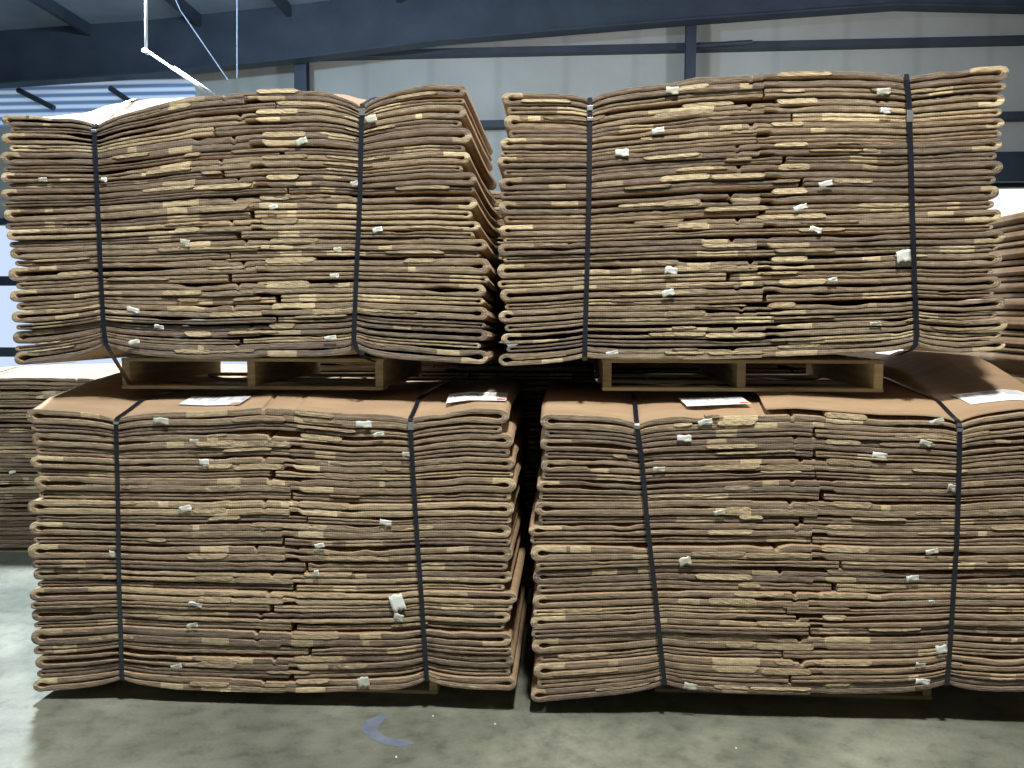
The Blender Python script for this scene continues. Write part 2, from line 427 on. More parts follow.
def make_bale(B, where, group, tapes=(), seams=(.42, .535), fine=True, edge=EDGE, ruffle=(), mess=()):
    cartons = []
    for i in range(B.n):
        rng = np.random.default_rng(int(B.rng.integers(1e9)))
        f0, f1 = B.fb[i], B.fb[i + 1]; fm = (f0 + f1) / 2
        zl = float(B.z(np.array([fm]), np.array([B.L[0, 1]]), 0)[0]); zr = float(B.z(np.array([fm]), np.array([B.R[0, 1]]), 0)[0])
        xl = float(np.interp(zl, B.L[:, 0], B.L[:, 1])) + rng.uniform(-.010, .010)
        xr = float(np.interp(zr, B.R[:, 0], B.R[:, 1])) + rng.uniform(-.010, .010)
        W = xr - xl
        ua = seams[0] + rng.uniform(-.012, .012); ub = seams[1] + rng.uniform(-.012, .012)
        xa, xb = xl + ua * W, xl + ub * W
        xc = xb + .055 + rng.uniform(-.01, .01)
        root = empty('flattened_carton', ((xl + xr) / 2, B.Y + B.depth / 2, float(B.z(np.array([f1 - 1e-4]), np.array([(xl + xr) / 2]), B.depth / 2)[0])))
        bits = ''
        if i == 0: lab = f'flattened brown cardboard carton at the very top of the {where}'
        elif i == B.n - 1: lab = f'flattened brown cardboard carton at the very bottom of the {where}'
        elif i == B.n - 2: lab = f'brown cardboard carton next above the bottom one of the {where}'
        else: lab = f'flat brown carton, {ORD[i]} from the top of the {where}'
        tag(root, lab, 'carton', group)
        holder = root
        inv = root.location.copy()
        # ---- sleeve
        split = rng.uniform(.60, .66) if not (i == B.n - 1) else .97
        FQ = (1.5, 3.5, 8, 17, 36); FA = (1, .7, .4, .2, .12)
        sA = wave(rng, .040, FQ, FA); sB = wave(rng, .022, FQ, FA); sC = wave(rng, .03, FQ, FA)
        bmp = [(rng.uniform(xl + .15, xr - .15), rng.uniform(.02, .12), rng.uniform(.03, .11)) for _ in range(10)]
        def lens(x, a_, b_):
            return sum(h * np.exp(-((x - c_) / w_) ** 4) for c_, w_, h in bmp[a_:b_])
        xn = xa + rng.uniform(.12, .20)
        # some cartons gape over a long stretch
        lo_c, lo_w, lo_h = (xl + rng.uniform(.15, .85) * W, rng.uniform(.25, .7), rng.uniform(.07, .15)) if rng.random() < .6 else (0, 1, 0)
        so_c, so_w, so_h = (xl + rng.uniform(.1, .9) * W, rng.uniform(.2, .6), rng.uniform(.06, .12)) if rng.random() < .6 else (0, 1, 0)
        step = rng.uniform(.03, .08); nk = rng.uniform(.02, .14)
        def vo0(x): return .035 + .035 * sm((x - xa) / .01) * (1 - sm((x - xc) / .012)) + .035 * np.exp(-((x - xc) / .012) ** 2) + np.maximum(sA(x), 0) + lens(x, 0, 2) + .13 * np.exp(-((x - xn) / .010) ** 4) + lo_h * np.exp(-((x - lo_c) / lo_w) ** 4)
        def vo1(x): return split - .02 + step * (sm((x - xa + .12) / .1)) * (1 - sm((x - xb) / .004)) * .6 - nk * sm((x - xb) / .004) * (1 - sm((x - xc) / .02)) + sB(x) * .6
        openL = rng.uniform(.04, .17); openR = rng.uniform(.03, .14); lL = rng.uniform(.25, .8); lR = rng.uniform(.2, .7)
        def slit(x): return .040 + openL * np.exp(-((x - xl) / lL) ** 2) + openR * np.exp(-((xr - x) / lR) ** 2) + sC(x) * .5 + lens(x, 3, 6) * .8 + so_h * np.exp(-((x - so_c) / so_w) ** 4)
        npch = []
        if rng.random() < .75: npch.append((xl - .01, xl + rng.uniform(.05, .17), 0))
        if rng.random() < .5: npch.append((xr - rng.uniform(.06, .16), xr + .01, rng.integers(0, 2)))
        if rng.random() < .75: npch.append((xa - rng.uniform(.08, .22), xa, rng.integers(0, 2)))
        if rng.random() < .75: npch.append((xc, xc + rng.uniform(.1, .2), rng.integers(0, 2)))
        for _ in range(rng.integers(1, 5)):
            q = rng.uniform(xl + .1, xr - .2); npch.append((q, q + rng.uniform(.02, .12), rng.integers(0, 2)))
        for q, r_ in mess:
            if q <= i < r_:
                npch += [(xl + rng.uniform(0, .4), xl + rng.uniform(.5, W), 0), (xl + rng.uniform(.2, .8), xr, 1)]
        st = [rng.uniform(.45, 1.0) for _ in npch]
        def patchf(x, v):
            r = np.zeros_like(x)
            up = v < (.5 * split)
            for (p, q, wh), s_ in zip(npch, st):
                msk = (x >= p) & (x <= q) & (up if wh == 0 else ~up)
                r = np.where(msk, np.maximum(r, s_), r)
            return r
        marks = [xa, xb, xc, xn - .009, xn + .009] + [k for p in npch for k in p[:2]]
        y0 = rng.uniform(-.009, .009)
        nb = 120 if fine else 40
        def pick():
            q = rng.random(); return EDGE_B if q < .3 else EDGE_T if q > .88 else edge
        parts = []
        parts.append(loop_board('sleeve', B, f0, f1, xl, xr, vo0, vo1, .27, slit, 1.0, .9, y0, rng, marks, patchf, [pick(), LINER], root, nb, relief=.0016))
        # ---- bottom flaps, folded, meeting near the middle
        if i < B.n - 1:
            g = rng.uniform(.035, .085)
            dW = rng.uniform(.0, .035, 2)
            sD = wave(rng, .04, FQ, FA); sE = wave(rng, .03, FQ, FA)
            for side in (0, 1):
                if side == 0: lj = xb + rng.choice([-.12, .0, .12]) * rng.uniform(.5, 1.3)
                l0, l1 = (xl + dW[0], lj) if side == 0 else (lj + rng.uniform(.002, .03), xr - dW[1])
                tpr = rng.uniform(-.03, .03)
                def w0(x): return split + g + np.abs(sD(x)) * .5 + lens(x, 6, 8) * .7 + tpr * (x - l0) / (l1 - l0)
                def w1(x): return .985 - np.abs(sE(x)) * .5
                def sl2(x): return .035 + .03 * np.exp(-((x - (l0 if side == 0 else l1)) / .3) ** 2) + np.abs(sE(x)) * .5
                pp = []
                for _ in range(rng.integers(0, 3)):
                    q = rng.uniform(l0, l1 - .1); pp.append((q, q + rng.uniform(.04, .18)))
                def pf2(x, v):
                    r = np.zeros_like(x)
                    for p, q in pp: r = np.where((x >= p) & (x <= q), .75, r)
                    return r
                parts.append(loop_board('flap', B, f0, f1, l0, l1, w0, w1, .15, sl2, 1.0 if side == 0 else 0, 1.0 if side == 1 else 0,
                           y0 + rng.uniform(-.004, .010), rng, [k for p in pp for k in p], pf2, [pick(), LINER], root, nb // 2, relief=.0016))
        # ---- cut inner flaps showing in the middle
        if fine:
            for (p, q, v0_, v1_, pr) in ((xa + rng.uniform(-.01, .02), xb + rng.uniform(-.004, .004), .40, .40 + rng.uniform(.15, .24), .35),
                                     (xc + .004, xc + rng.uniform(.10, .26), .05, .05 + rng.uniform(.16, .24), .7),
                                     (xa - rng.uniform(.10, .26), xa - .006, .34, .34 + rng.uniform(.16, .24), .7)):
                if rng.random() < pr + .15:
                    parts.append(cut_strip('inner_flap', B, f0, f1, p, q, v0_, v1_, y0 - rng.uniform(.002, .007), .05, rng,
                                           [EDGE_T if rng.random() < pr * .8 else edge, LINER], root, rng.uniform(0, .7)))
            # stray torn strips
            for _ in range(rng.integers(2, 6)):
                p = rng.uniform(xl + .05, xr - .3); L_ = rng.uniform(.06, .3); v0_ = rng.choice([.08, .38, .7]) + rng.uniform(-.03, .03)
                parts.append(cut_strip('torn_strip', B, f0, f1, p, p + L_, v0_, v0_ + rng.uniform(.06, .16), y0 - rng.uniform(.001, .006), .03, rng,
                                       [EDGE_T if rng.random() < .45 else edge, LINER], root, rng.uniform(0, .6), n=12))
        cartons.append((root, xl, xr, f0, f1, y0, parts))
    # tape scraps
    for k, (px, py, w_, h_, kind) in enumerate(tapes):
        p = at(px, py, B.Y - .012)
        best = min(cartons, key=lambda c: abs(float(B.z(np.array([(c[3] + c[4]) / 2]), np.array([p.x]), 0)[0]) - p.z))
        rr = np.random.default_rng(k + 5)
        s_ = (DIST + B.Y) / F
        o = scrap('tape', (p.x, B.Y - .021, p.z), w_ * s_, h_ * s_, rr, TAPE if kind else TAPE2, best[0], rr.uniform(-.35, .35))
        best[6].append(o)
        if kind and 'tape' not in best[0]['label'] and 0: pass
    bpy.context.view_layer.update()
    for root, *_r, parts in cartons:
        for o in parts:
            o.matrix_parent_inverse = Matrix.Translation(-root.location)
    return cartons

# ================================================================== SETTING
YW = 11.0
# floor
m, nt, b = newmat('concrete_floor', 0.55, 0.35)
v = mapped(nt, (1, 1, 1))
n1 = noise(nt, v, 1.1, 6, .6); n2 = noise(nt, v, 9.0, 8, .7); n3 = noise(nt, v, 60, 3, .6)
c = ramp(nt, n1, [(0.30, lin(92, 97, 88)), (0.50, lin(120, 124, 111)), (0.72, lin(150, 153, 139))])
c = mix(nt, .75, c, ramp(nt, n2, [(0.34, (.56, .57, .58, 1)), (0.48, (.95, .95, .95, 1)), (0.68, (1.15, 1.15, 1.12, 1))]), 'MULTIPLY')
c = mix(nt, .5, c, ramp(nt, n3, [(0.3, (.8, .8, .8, 1)), (0.7, (1.1, 1.1, 1.1, 1))]), 'MULTIPLY')
nt.links.new(c, b.inputs['Base Color']); bump(nt, b, n2, .15, .004)
nt.links.new(ramp(nt, n1, [(0.3, (.42,) * 3 + (1,)), (0.7, (.65,) * 3 + (1,))]), b.inputs['Roughness'])
FLOOR = m
tag(MB().box((-16, -7, -.1), (16, YW + .2, 0)).build('floor', FLOOR), kind='structure')

# back wall of faced insulation panels
m, nt, b = newmat('wall_insulation', 0.75, 0.2)
v = mapped(nt, (1, 1, 1)); n1 = noise(nt, v, .8, 5, .6)
wv = N(nt, 'ShaderNodeTexWave', wave_type='BANDS', bands_direction='X'); wv.inputs['Scale'].default_value = .26; wv.inputs['Distortion'].default_value = .3
nt.links.new(v, wv.inputs['Vector'])
c = ramp(nt, n1, [(0.3, lin(170, 173, 168)), (0.7, lin(186, 189, 184))])
c = mix(nt, .5, c, ramp(nt, wv.outputs['Fac'], [(0, (.8, .8, .8, 1)), (.06, (1, 1, 1, 1))]), 'MULTIPLY')
nt.links.new(c, b.inputs['Base Color']); bump(nt, b, n1, .3, .05)
WALL = m
DIM = mat_plain('painted_block_wall', (84, 88, 90), (100, 104, 106), 1.0, .85, .2)
def wz(px, py): return at(px, py, YW).z
ridge = at(897, 4, YW)
d2x0, d2x1 = at(880, 200, YW).x, at(1090, 200, YW).x; d2z = wz(1010, 188)
d1x0, d1x1 = at(-60, 300, YW).x, at(262, 300, YW).x; d1z = wz(0, 225)
# wall built around its two openings
wl = MB(); X0, X1 = -13.0, 15.0
wl.box((X0, YW, 0), (d1x0, YW + .2, 9.0)); wl.box((d1x0, YW, d1z), (d1x1, YW + .2, 9.0))
wl.box((d1x1, YW, 0), (d2x0, YW + .2, 9.0)); wl.box((d2x0, YW, d2z), (d2x1, YW + .2, 9.0)); wl.box((d2x1, YW, 0), (X1, YW + .2, 9.0))
tag(wl.build('wall_back', WALL), kind='structure')
tag(MB().box((X0 - .2, -7, 0), (X0, YW, 7.4)).build('wall_left', DIM), kind='structure')
tag(MB().box((X1, -7, 0), (X1 + .2, YW, 8)).build('wall_right', DIM), kind='structure')
tag(MB().box((X0, -7.2, 0), (X1, -7, 9)).build('wall_front', DIM), kind='structure')

def emis(name, col, s):
    m = bpy.data.materials.new(name); m.use_nodes = True; nt = m.node_tree
    nt.nodes.remove(nt.nodes['Principled BSDF'])
    e = N(nt, 'ShaderNodeEmission'); e.inputs[0].default_value = col; e.inputs[1].default_value = s
    nt.links.new(e.outputs[0], nt.nodes['Material Output'].inputs[0]); return m
DAY = emis('daylight', (.62, .76, 1, 1), 1.0)
# daylight standing in the two open doors
tag(MB().box((d1x0, YW + .12, 0), (d1x1, YW + .16, d1z)).build('door_1', DAY), kind='structure')
tag(MB().box((d2x0, YW + .12, 0), (d2x1, YW + .16, d2z)).build('door_2', emis('daylight_warm', (1, .98, .93, 1), 1.3)), kind='structure')
for nm, x0, x1, zt in (('trim_1', d1x0, d1x1, d1z), ('trim_2', d2x0, d2x1, d2z)):
    f = MB(); f.box((x0 - .12, YW - .04, 0), (x0, YW + .04, zt + .12)); f.box((x1, YW - .04, 0), (x1 + .12, YW + .04, zt + .12)); f.box((x0, YW - .04, zt), (x1, YW + .04, zt + .12))
    if nm == 'trim_1':
        for py in (281, 352): f.box((x0, YW - .03, wz(0, py) - .09), (x1, YW + .03, wz(0, py) + .09))
    tag(f.build(nm, BLUESTEEL), kind='structure')

# translucent ribbed light strip high on the wall, left
m, nt, b = newmat('translucent_panel', .5, .3)
v = mapped(nt, (1, 1, 1)); wv = N(nt, 'ShaderNodeTexWave', wave_type='BANDS', bands_direction='Z'); wv.inputs['Scale'].default_value = 2.3
nt.links.new(v, wv.inputs['Vector'])
cc = ramp(nt, wv.outputs['Fac'], [(0.2, lin(95, 125, 165)), (0.6, lin(165, 190, 220)), (1, lin(200, 218, 240))])
nt.links.new(cc, b.inputs['Base Color']); nt.links.new(cc, b.inputs['Emission Color']); b.inputs['Emission Strength'].default_value = .5
zs0, zs1 = wz(0, 128), wz(0, 86)
tag(MB().box((X0 + .3, YW - .06, zs0), (at(196, 100, YW).x, YW - .01, zs1 + .05)).build('window_1', m), kind='structure')
for k, ((a0, b0), (a1, b1)) in enumerate((((18, 90), (54, 108)), ((110, 88), (132, 103)))):
    p, q = at(a0, b0, YW - .2), at(a1, b1, YW - .2)
    tag(MB().tube([p, q], .05, 8).build('wall_brace', BLUESTEEL), ['dark diagonal brace at the left end of the bright ribbed wall strip', 'dark diagonal brace at the right end of the bright ribbed wall strip'][k], 'brace')

# steel girts and columns on the wall
def girt(p, q, h, label=None, nm='girt'):
    a_, b_ = at(p[0], p[1], YW - .1), at(q[0], q[1], YW - .1)
    z = (a_.z + b_.z) / 2
    mb = MB(); mb.box((a_.x, YW - .22, z - h / 2), (b_.x, YW - .2, z + h / 2)); mb.box((a_.x, YW - .2, z + h / 2 - .02), (b_.x, YW - .01, z + h / 2)); mb.box((a_.x, YW - .2, z - h / 2), (b_.x, YW - .01, z - h / 2 + .02))
    return mb.build(nm, BLUESTEEL)
for p, q, h, l in (((305, 58), (1140, 37), .11, 'thin dark steel girt crossing the wall just below the roof beam'),
                   ((470, 128), (1140, 112), .12, 'dark steel girt on the wall level with the upper right bale top layers'),
                   ((850, 172), (1140, 164), .50, 'deep dark steel header beam over the bright door opening on the right')):
    tag(girt(p, q, h), l, 'beam')
for px, wd, l in ((690, .17, 'dark steel wall column above the upper right bale'), (302, .22, 'dark steel wall column above the upper left bale')):
    x = at(px, 60, YW - .3).x
    mb = MB(); mb.box((x - wd / 2, YW - .42, 0), (x + wd / 2, YW - .40, 8)); mb.box((x - wd / 2, YW - .25, 0), (x + wd / 2, YW - .23, 8)); mb.box((x - .01, YW - .4, 0), (x + .01, YW - .25, 8))
    tag(mb.build('wall_column', BLUESTEEL), l, 'column')
# small brace end beside the column
tag(MB().tube([at(693, 46, YW - .28), at(752, 42, YW - .28)], .04, 8).build('wall_brace', BLUESTEEL), 'short dark brace stub right of the wall column above the upper right bale', 'brace')

# rafter (deep I beam) along the gable, and roof
YR = YW - .6
low = [(-60, 92), (0, 86), (150, 76), (300, 61), (440, 43), (686, 23), (897, 8), (1024, 11), (1150, 16)]
P = [at(x, y, YR) for x, y in low]
mb = MB(); n0 = 0
DR = .95
for k, p in enumerate(P):
    for yy in (YR - .14, YR + .14):
        mb.v += [Vector((p.x, yy, p.z)), Vector((p.x, yy, p.z + .03))]
    mb.v += [Vector((p.x, YR - .01, p.z + .03)), Vector((p.x, YR + .01, p.z + .03)), Vector((p.x, YR - .01, p.z + DR)), Vector((p.x, YR + .01, p.z + DR))]
for k in range(len(P) - 1):
    a = k * 8; c_ = a + 8
    for i, j in ((0, 1), (1, 3), (3, 2), (2, 0), (4, 6), (6, 7), (7, 5)): mb.f.append([a + i, a + j, c_ + j, c_ + i])
tag(mb.build('roof_rafter', BLUESTEEL), 'deep dark steel rafter sloping along the end wall under the roof', 'beam')
ROOF = mat_plain('roof_facing', (120, 134, 152), (138, 150, 166), 1.2, .8, .2)
mb = MB()
Rz = [(p.x, p.z + DR) for p in P]; Rz = [(X0, Rz[0][1] - .25)] + Rz + [(X1, Rz[-1][1] - .6)]
for x, z in Rz: mb.v += [Vector((x, -7.2, z)), Vector((x, YW + .2, z)), Vector((x, -7.2, z + .15)), Vector((x, YW + .2, z + .15))]
for k in range(len(Rz) - 1):
    a = 4 * k; c_ = a + 4
    for i, j in ((0, 1), (1, 3), (3, 2), (2, 0)): mb.f.append([a + i, a + j, c_ + j, c_ + i])
tag(mb.build('ceiling', ROOF), kind='structure')
for k, px in enumerate((-40, 90, 200, 290, 400)):
    x = at(px, 40, YR).x; z = float(np.interp(x, [r[0] for r in Rz], [r[1] for r in Rz]))
    tag(MB().box((x - .04, 1.5, z - .2), (x + .04, YR, z)).build('roof_purlin', BLUESTEEL), 'dark steel purlin running along under the roof at upper left', 'beam', 'purlins under the roof')
# hanging pipe, wires
YP = 4.6
A_ = at(146, -60, YP); Bp = at(146, 50, YP); Cp = at(206, 92, YP)
pr = empty('hanging_pipe', tuple(A_)); tag(pr, 'white pipe hanging from the roof at upper left and bending down right', 'pipe')
o1 = MB().tube([at(146, -330, YP), Bp], .016, 12).build('pipe_run', PIPE, pr, smooth=True)
o2 = MB().tube([Bp, Cp], .014, 12).build('pipe_run', PIPE, pr, smooth=True)
o3 = MB().tube([Bp + Vector((-.03, 0, 0)), Bp + Vector((.03, 0, -.03))], .024, 12).build('elbow', PIPE, pr, smooth=True)
for o in (o1, o2, o3): o.matrix_parent_inverse = Matrix.Translation(-pr.location)
tag(MB().tube([at(174, 67, YP), at(214, 94, YP)], .011, 10).build('parallel_pipe', PIPE, None, smooth=True), 'short white pipe lying against the slanting end of the hanging pipe', 'pipe')
tag(MB().tube([at(150, -60, 7), at(180, 10, 7), at(228, 80, 7)], .008, 6).build('slanting_wire', WIRE), 'thin pale wire slanting down from the roof left of the wall column', 'wire')
tag(MB().tube([at(237, -90, 7), at(237, 78, 7)], .009, 6).build('vertical_rod', WIRE), 'thin pale rod hanging straight down left of the wall column', 'rod')

# ================================================================== PALLETS
YK = 1.45
ZB_UL = at(250, 389.5, .2).z; ZT_UL = at(250, 359.5, 0).z - .003
ZB_UR = at(740, 391.5, .2).z; ZT_UR = at(740, 361, 0).z - .003
ZT_LL = at(300, 693, 0).z - .002; ZT_LR = at(800, 696, 0).z - .002
FL_LL = ZB_UL - at(260, 406, 0).z - .006; FL_LR = ZB_UR - at(795, 409, 0).z - .006
def pallet(px0, px1, Y, zb, zt, label, depth=1.05, wood=WOOD, seed=0, ends=None):
    rng = random.Random(seed)
    x0, x1 = (at(px0, 380, Y).x, at(px1, 380, Y).x) if ends is None else ends
    root = empty('wooden_pallet', ((x0 + x1) / 2, Y + depth / 2, zb)); tag(root, label, 'pallet')
    t = .017; R_ = []
    def add(nm, a, b_, m_):
        o = MB().box(a, b_).build(nm, m_, root, bevel=.002); R_.append(o)
    sw = .040
    for xs in (x0, (x0 + x1) / 2 - sw / 2, x1 - sw):
        j = rng.uniform(-.004, .006)
        add('stringer', (xs, Y + .003 + j, zb + t), (xs + sw, Y + depth, zt - t), WOOD2 if rng.random() < .4 else wood)
    n = 7; bw = .1
    for k in range(n):
        y = Y + k * (depth - bw) / (n - 1)
        add('deck_board', (x0 - rng.uniform(0, .006), y, zt - t), (x1 + rng.uniform(0, .006), y + bw, zt), WOOD2)
    for k in range(3):
        y = Y + k * (depth - bw) / 2
        add('bottom_board', (x0 - rng.uniform(0, .006), y, zb), (x1 + rng.uniform(0, .006), y + bw, zb + t), wood)
    for o in R_: o.matrix_parent_inverse = Matrix.Translation(-root.location)
    return root
D = 1.32
pallet(175, 437, .20, 0, ZT_LL, 'pale wooden pallet on the floor under the lower left bale', ends=(at(175, 692, .2).x, at(437, 692, .2).x), seed=1)
pallet(660, 932, .30, 0, ZT_LR, 'wooden pallet on the floor under the lower right bale', ends=(at(655, 698, .30).x, at(932, 698, .30).x), wood=WOOD2, seed=2)
pallet(122, 383, .20, ZB_UL, ZT_UL, 'wooden pallet between the two left bales, resting on the lower one', seed=3, wood=WOOD2)
pallet(603, 883, .20, ZB_UR, ZT_UR, 'pale wooden pallet between the two right bales, resting on the lower one', seed=4)
xk = lambda px: at(px, 380, YK).x
pallet(0, 0, YK + .05, 0, .125, 'wooden pallet on the floor under the left rear bale', ends=(xk(340), xk(530)), seed=11)
pallet(0, 0, YK + .05, 0, .125, 'wooden pallet on the floor under the right rear bale', ends=(xk(670), xk(870)), seed=12)
pallet(0, 0, YK + .05, 1.625, 1.765, 'wooden pallet under the upper rear bale', ends=(xk(445), xk(645)), seed=13)
pallet(0, 0, 2.42, 0, .105, 'wooden pallet on the floor under the far left bale', ends=(-4.6, -2.7), seed=5)

# ================================================================== BALES
def dome_UL(x, y):
    s = sm(y / .35)
    xl, xr = -2.55, -.45
    t = np.clip((x - xl) / (xr - xl), 0, 1)
    return s * (.15 * np.exp(-((t - .22) / .22) ** 2) + .07 * np.exp(-((t - .72) / .2) ** 2))
def dome_UR(x, y):
    t = np.clip((x + .3) / 2.3, 0, 1)
    return sm(y / .3) * .03 * np.sin(t * math.pi)
def dome_LL(x, y):
    flat = FL_LL * sm(y / .2)
    lf = np.clip((-2.02 - x) / .35, 0, 1)
    return flat + lf * .08 * sm((y - .1) / .7)
def dome_LR(x, y):
    flat = FL_LR * sm(y / .2)
    rt = np.clip((x - 1.5) / .5, 0, 1)
    return flat + rt * .15 * sm((y - .1) / .8)

UL = Bale(0, [(0, 114), (50, 113), (95, 112), (142, 105), (193, 94), (260, 88), (320, 87), (362, 92), (400, 87), (428, 83), (466, 84)],
          [(14, 367), (60, 363), (104, 358), (200, 360), (260, 358), (356, 357), (420, 361), (488, 365)],
          [(96, 13, 26), (362, 14, 16)], [(105, 13, 28), (357, 9, 12)],
          [(1, 112), (0, 165), (2, 200), (5, 230), (7, 250), (9, 270), (10, 300), (12, 330), (13, 345), (16, 368)],
          [(465, 84), (467, 110), (467, 125), (471, 145), (473, 170), (476, 190), (479, 215), (485, 240), (489, 260), (487, 300), (488, 340), (490, 365)],
          13, D, dome_UL, 11)
UR = Bale(0, [(500, 92), (560, 92), (590, 92), (640, 84), (700, 76), (760, 72), (830, 70), (890, 71), (930, 71), (970, 67), (1008, 65)],
          [(500, 367), (540, 365), (600, 361), (680, 360), (760, 358), (840, 355), (915, 352), (960, 354), (1005, 351)],
          [(590, 7, 10), (906, 5, 12)], [(586, 5, 14), (916, 7, 14)],
          [(503, 92), (504, 115), (505, 140), (499, 157), (498, 182), (499, 207), (497, 228), (498, 252), (499, 276), (502, 297), (499, 321), (499, 342), (500, 365)],
          [(1008, 65), (1007, 88), (1008, 97), (1004, 107), (1003, 143), (999, 155), (1002, 178), (1002, 208), (1004, 230), (1003, 277), (1003, 305), (1005, 350)],
          13, D, dome_UR, 23)
LL = Bale(0, [(28, 408), (115, 411), (200, 411), (260, 406), (300, 408), (350, 413), (409, 411), (467, 406), (510, 408)],
          [(35, 693), (80, 690), (122, 687), (180, 691), (300, 694), (400, 691), (427, 688), (480, 691), (512, 691)],
          [(116, 8, 22), (410, 8, 20)], [(121, 8, 24), (427, 9, 16)],
          [(28, 408), (28, 440), (30, 470), (33, 490), (30, 510), (28, 535), (27, 565), (31, 585), (32, 620), (30, 643), (33, 665), (34, 692)],
          [(510, 408), (511, 437), (512, 457), (514, 480), (516, 500), (512, 530), (511, 575), (518, 597), (516, 610), (511, 625), (511, 645), (514, 670), (514, 690)],
          13, D, dome_LL, 37)
LR = Bale(0, [(543, 413), (637, 415), (700, 413), (795, 409), (880, 415), (960, 415), (1024, 409), (1070, 412)],
          [(533, 704), (580, 700), (664, 692), (720, 694), (800, 696), (900, 695), (948, 692), (1000, 694), (1075, 692)],
          [(638, 9, 16), (959, 8, 16)], [(665, 8, 18), (947, 8, 16)],
          [(543, 413), (541, 440), (543, 467), (538, 490), (534, 512), (530, 539), (532, 560), (532, 585), (531, 607), (531, 652), (532, 675), (532, 700)],
          [(1068, 412), (1072, 500), (1070, 560), (1074, 620), (1070, 700)],
          13, D, dome_LR, 51)
tUL = [(378, 230, 10, 6, 1), (338, 250, 8, 6, 0), (335, 276, 9, 5, 1), (186, 242, 10, 6, 0), (371, 119, 12, 8, 0), (302, 142, 12, 7, 0), (134, 310, 13, 6, 1), (160, 327, 10, 5, 1), (135, 342, 12, 5, 1), (274, 207, 9, 5, 1), (331, 338, 12, 5, 1), (44, 180, 9, 5, 0), (355, 184, 8, 6, 0), (105, 180, 6, 5, 1)]
tUR = [(658, 131, 12, 6, 1), (622, 153, 13, 8, 1), (883, 92, 13, 7, 0), (885, 111, 10, 6, 1), (825, 184, 13, 6, 1), (800, 208, 13, 6, 1), (815, 230, 12, 6, 1), (671, 271, 12, 9, 1), (668, 293, 12, 7, 1), (832, 280, 9, 5, 1), (903, 257, 13, 14, 1), (875, 324, 11, 5, 0), (612, 353, 12, 5, 1), (672, 91, 12, 8, 0)]
tLL = [(379, 434, 11, 5, 1), (364, 424, 16, 8, 1), (407, 454, 9, 6, 0), (386, 522, 12, 7, 1), (320, 545, 10, 6, 1), (398, 603, 14, 22, 1), (399, 617, 10, 9, 0), (196, 604, 14, 6, 1), (193, 625, 12, 6, 0), (177, 666, 12, 6, 0), (364, 682, 12, 14, 0), (205, 462, 10, 8, 1), (186, 508, 13, 7, 1), (195, 441, 10, 5, 0), (162, 421, 16, 8, 0), (113, 554, 6, 9, 0), (317, 572, 5, 6, 1)]
tLR = [(705, 422, 14, 7, 1), (684, 438, 14, 8, 1), (659, 469, 12, 6, 0), (879, 455, 14, 7, 1), (719, 512, 11, 6, 0), (936, 421, 14, 5, 1), (925, 443, 12, 6, 0), (951, 487, 8, 7, 0), (685, 561, 12, 10, 0), (931, 551, 12, 6, 1), (912, 578, 12, 7, 1), (931, 601, 6, 4, 1), (941, 649, 11, 12, 1), (920, 664, 10, 5, 0), (922, 681, 14, 7, 1), (690, 686, 13, 9, 0)]
cUL = make_bale(UL, 'upper left bale', 'flattened cartons of the upper left bale', tUL, (.425, .53))
cUR = make_bale(UR, 'upper right bale', 'flattened cartons of the upper right bale', tUR, (.42, .53))
cLL = make_bale(LL, 'lower left bale', 'flattened cartons of the lower left bale', tLL, (.43, .54), mess=((7, 10),))
cLR = make_bale(LR, 'lower right bale', 'flattened cartons of the lower right bale', tLR, (.42, .53))

# far left bale, and the stack beyond the right end
YB = 2.40
BK = Bale(YB, [(-70, 378), (20, 376), (100, 377), (236, 378)], [(-70, 549), (100, 548), (236, 549)], [], [],
          [(-70, 378), (-72, 549)], [(236, 378), (238, 549)], 13, 1.2, lambda x, y: .05 * sm(y / .5), 71)
cBK = make_bale(BK, 'far left bale', 'flattened cartons of the far left bale', [(13, 472, 7, 4, 1), (72, 391, 5, 4, 0)], fine=False)
def back_bale(x0, x1, pt, pb, where, seed):
    B = Bale(YK, [(x0, pt), (x1, pt)], [(x0, pb), (x1, pb)], [], [], [(x0, pt), (x0, pb)], [(x1, pt), (x1, pb)], 12, 1.2, lambda x, y: np.zeros_like(x), seed)
    make_bale(B, where, 'flattened cartons of the ' + where, (), fine=False)
sk = F / (DIST + YK)
zp = lambda z: proj(0, YK, z)[1]
back_bale(268, 601, zp(1.62), zp(.13), 'left rear bale in the dark', 101)
back_bale(606, 935, zp(1.62), zp(.13), 'right rear bale in the dark', 102)
back_bale(380, 690, zp(2.65), zp(1.77), 'upper rear bale in the dark', 103)
YS = -.25
def xz(x, z): # helper: pixel of a point in plane YS, so the Bale class can be reused with metres
    v_ = CR.transposed() @ Vector((x, YS + DIST, z - HC)); return (512 + F * v_.x / -v_.z, 384 - F * v_.y / -v_.z)
RU = Bale(YS, [xz(2.46, 2.45), xz(3.5, 2.49), xz(4.7, 2.45)], [xz(2.46, 1.61), xz(3.5, 1.65), xz(4.7, 1.65)], [], [],
          [xz(2.44, 2.45), xz(2.46, 2.0), xz(2.44, 1.61)], [xz(4.7, 2.4), xz(4.7, 1.6)], 9, 2.6, lambda x, y: np.zeros_like(x) - .02 * np.sin(y * 2.2), 83)
RL = Bale(YS, [xz(2.46, 1.55), xz(3.5, 1.51), xz(4.7, 1.51)], [xz(2.46, .125), xz(3.5, .125), xz(4.7, .125)], [], [],
          [xz(2.45, 1.44), xz(2.45, .125)], [xz(4.7, 1.4), xz(4.7, .125)], 12, 2.6, lambda x, y: np.zeros_like(x), 97)
cRU = make_bale(RU, 'bale at the right edge', 'flattened cartons of the bale at the right edge', (), fine=False)
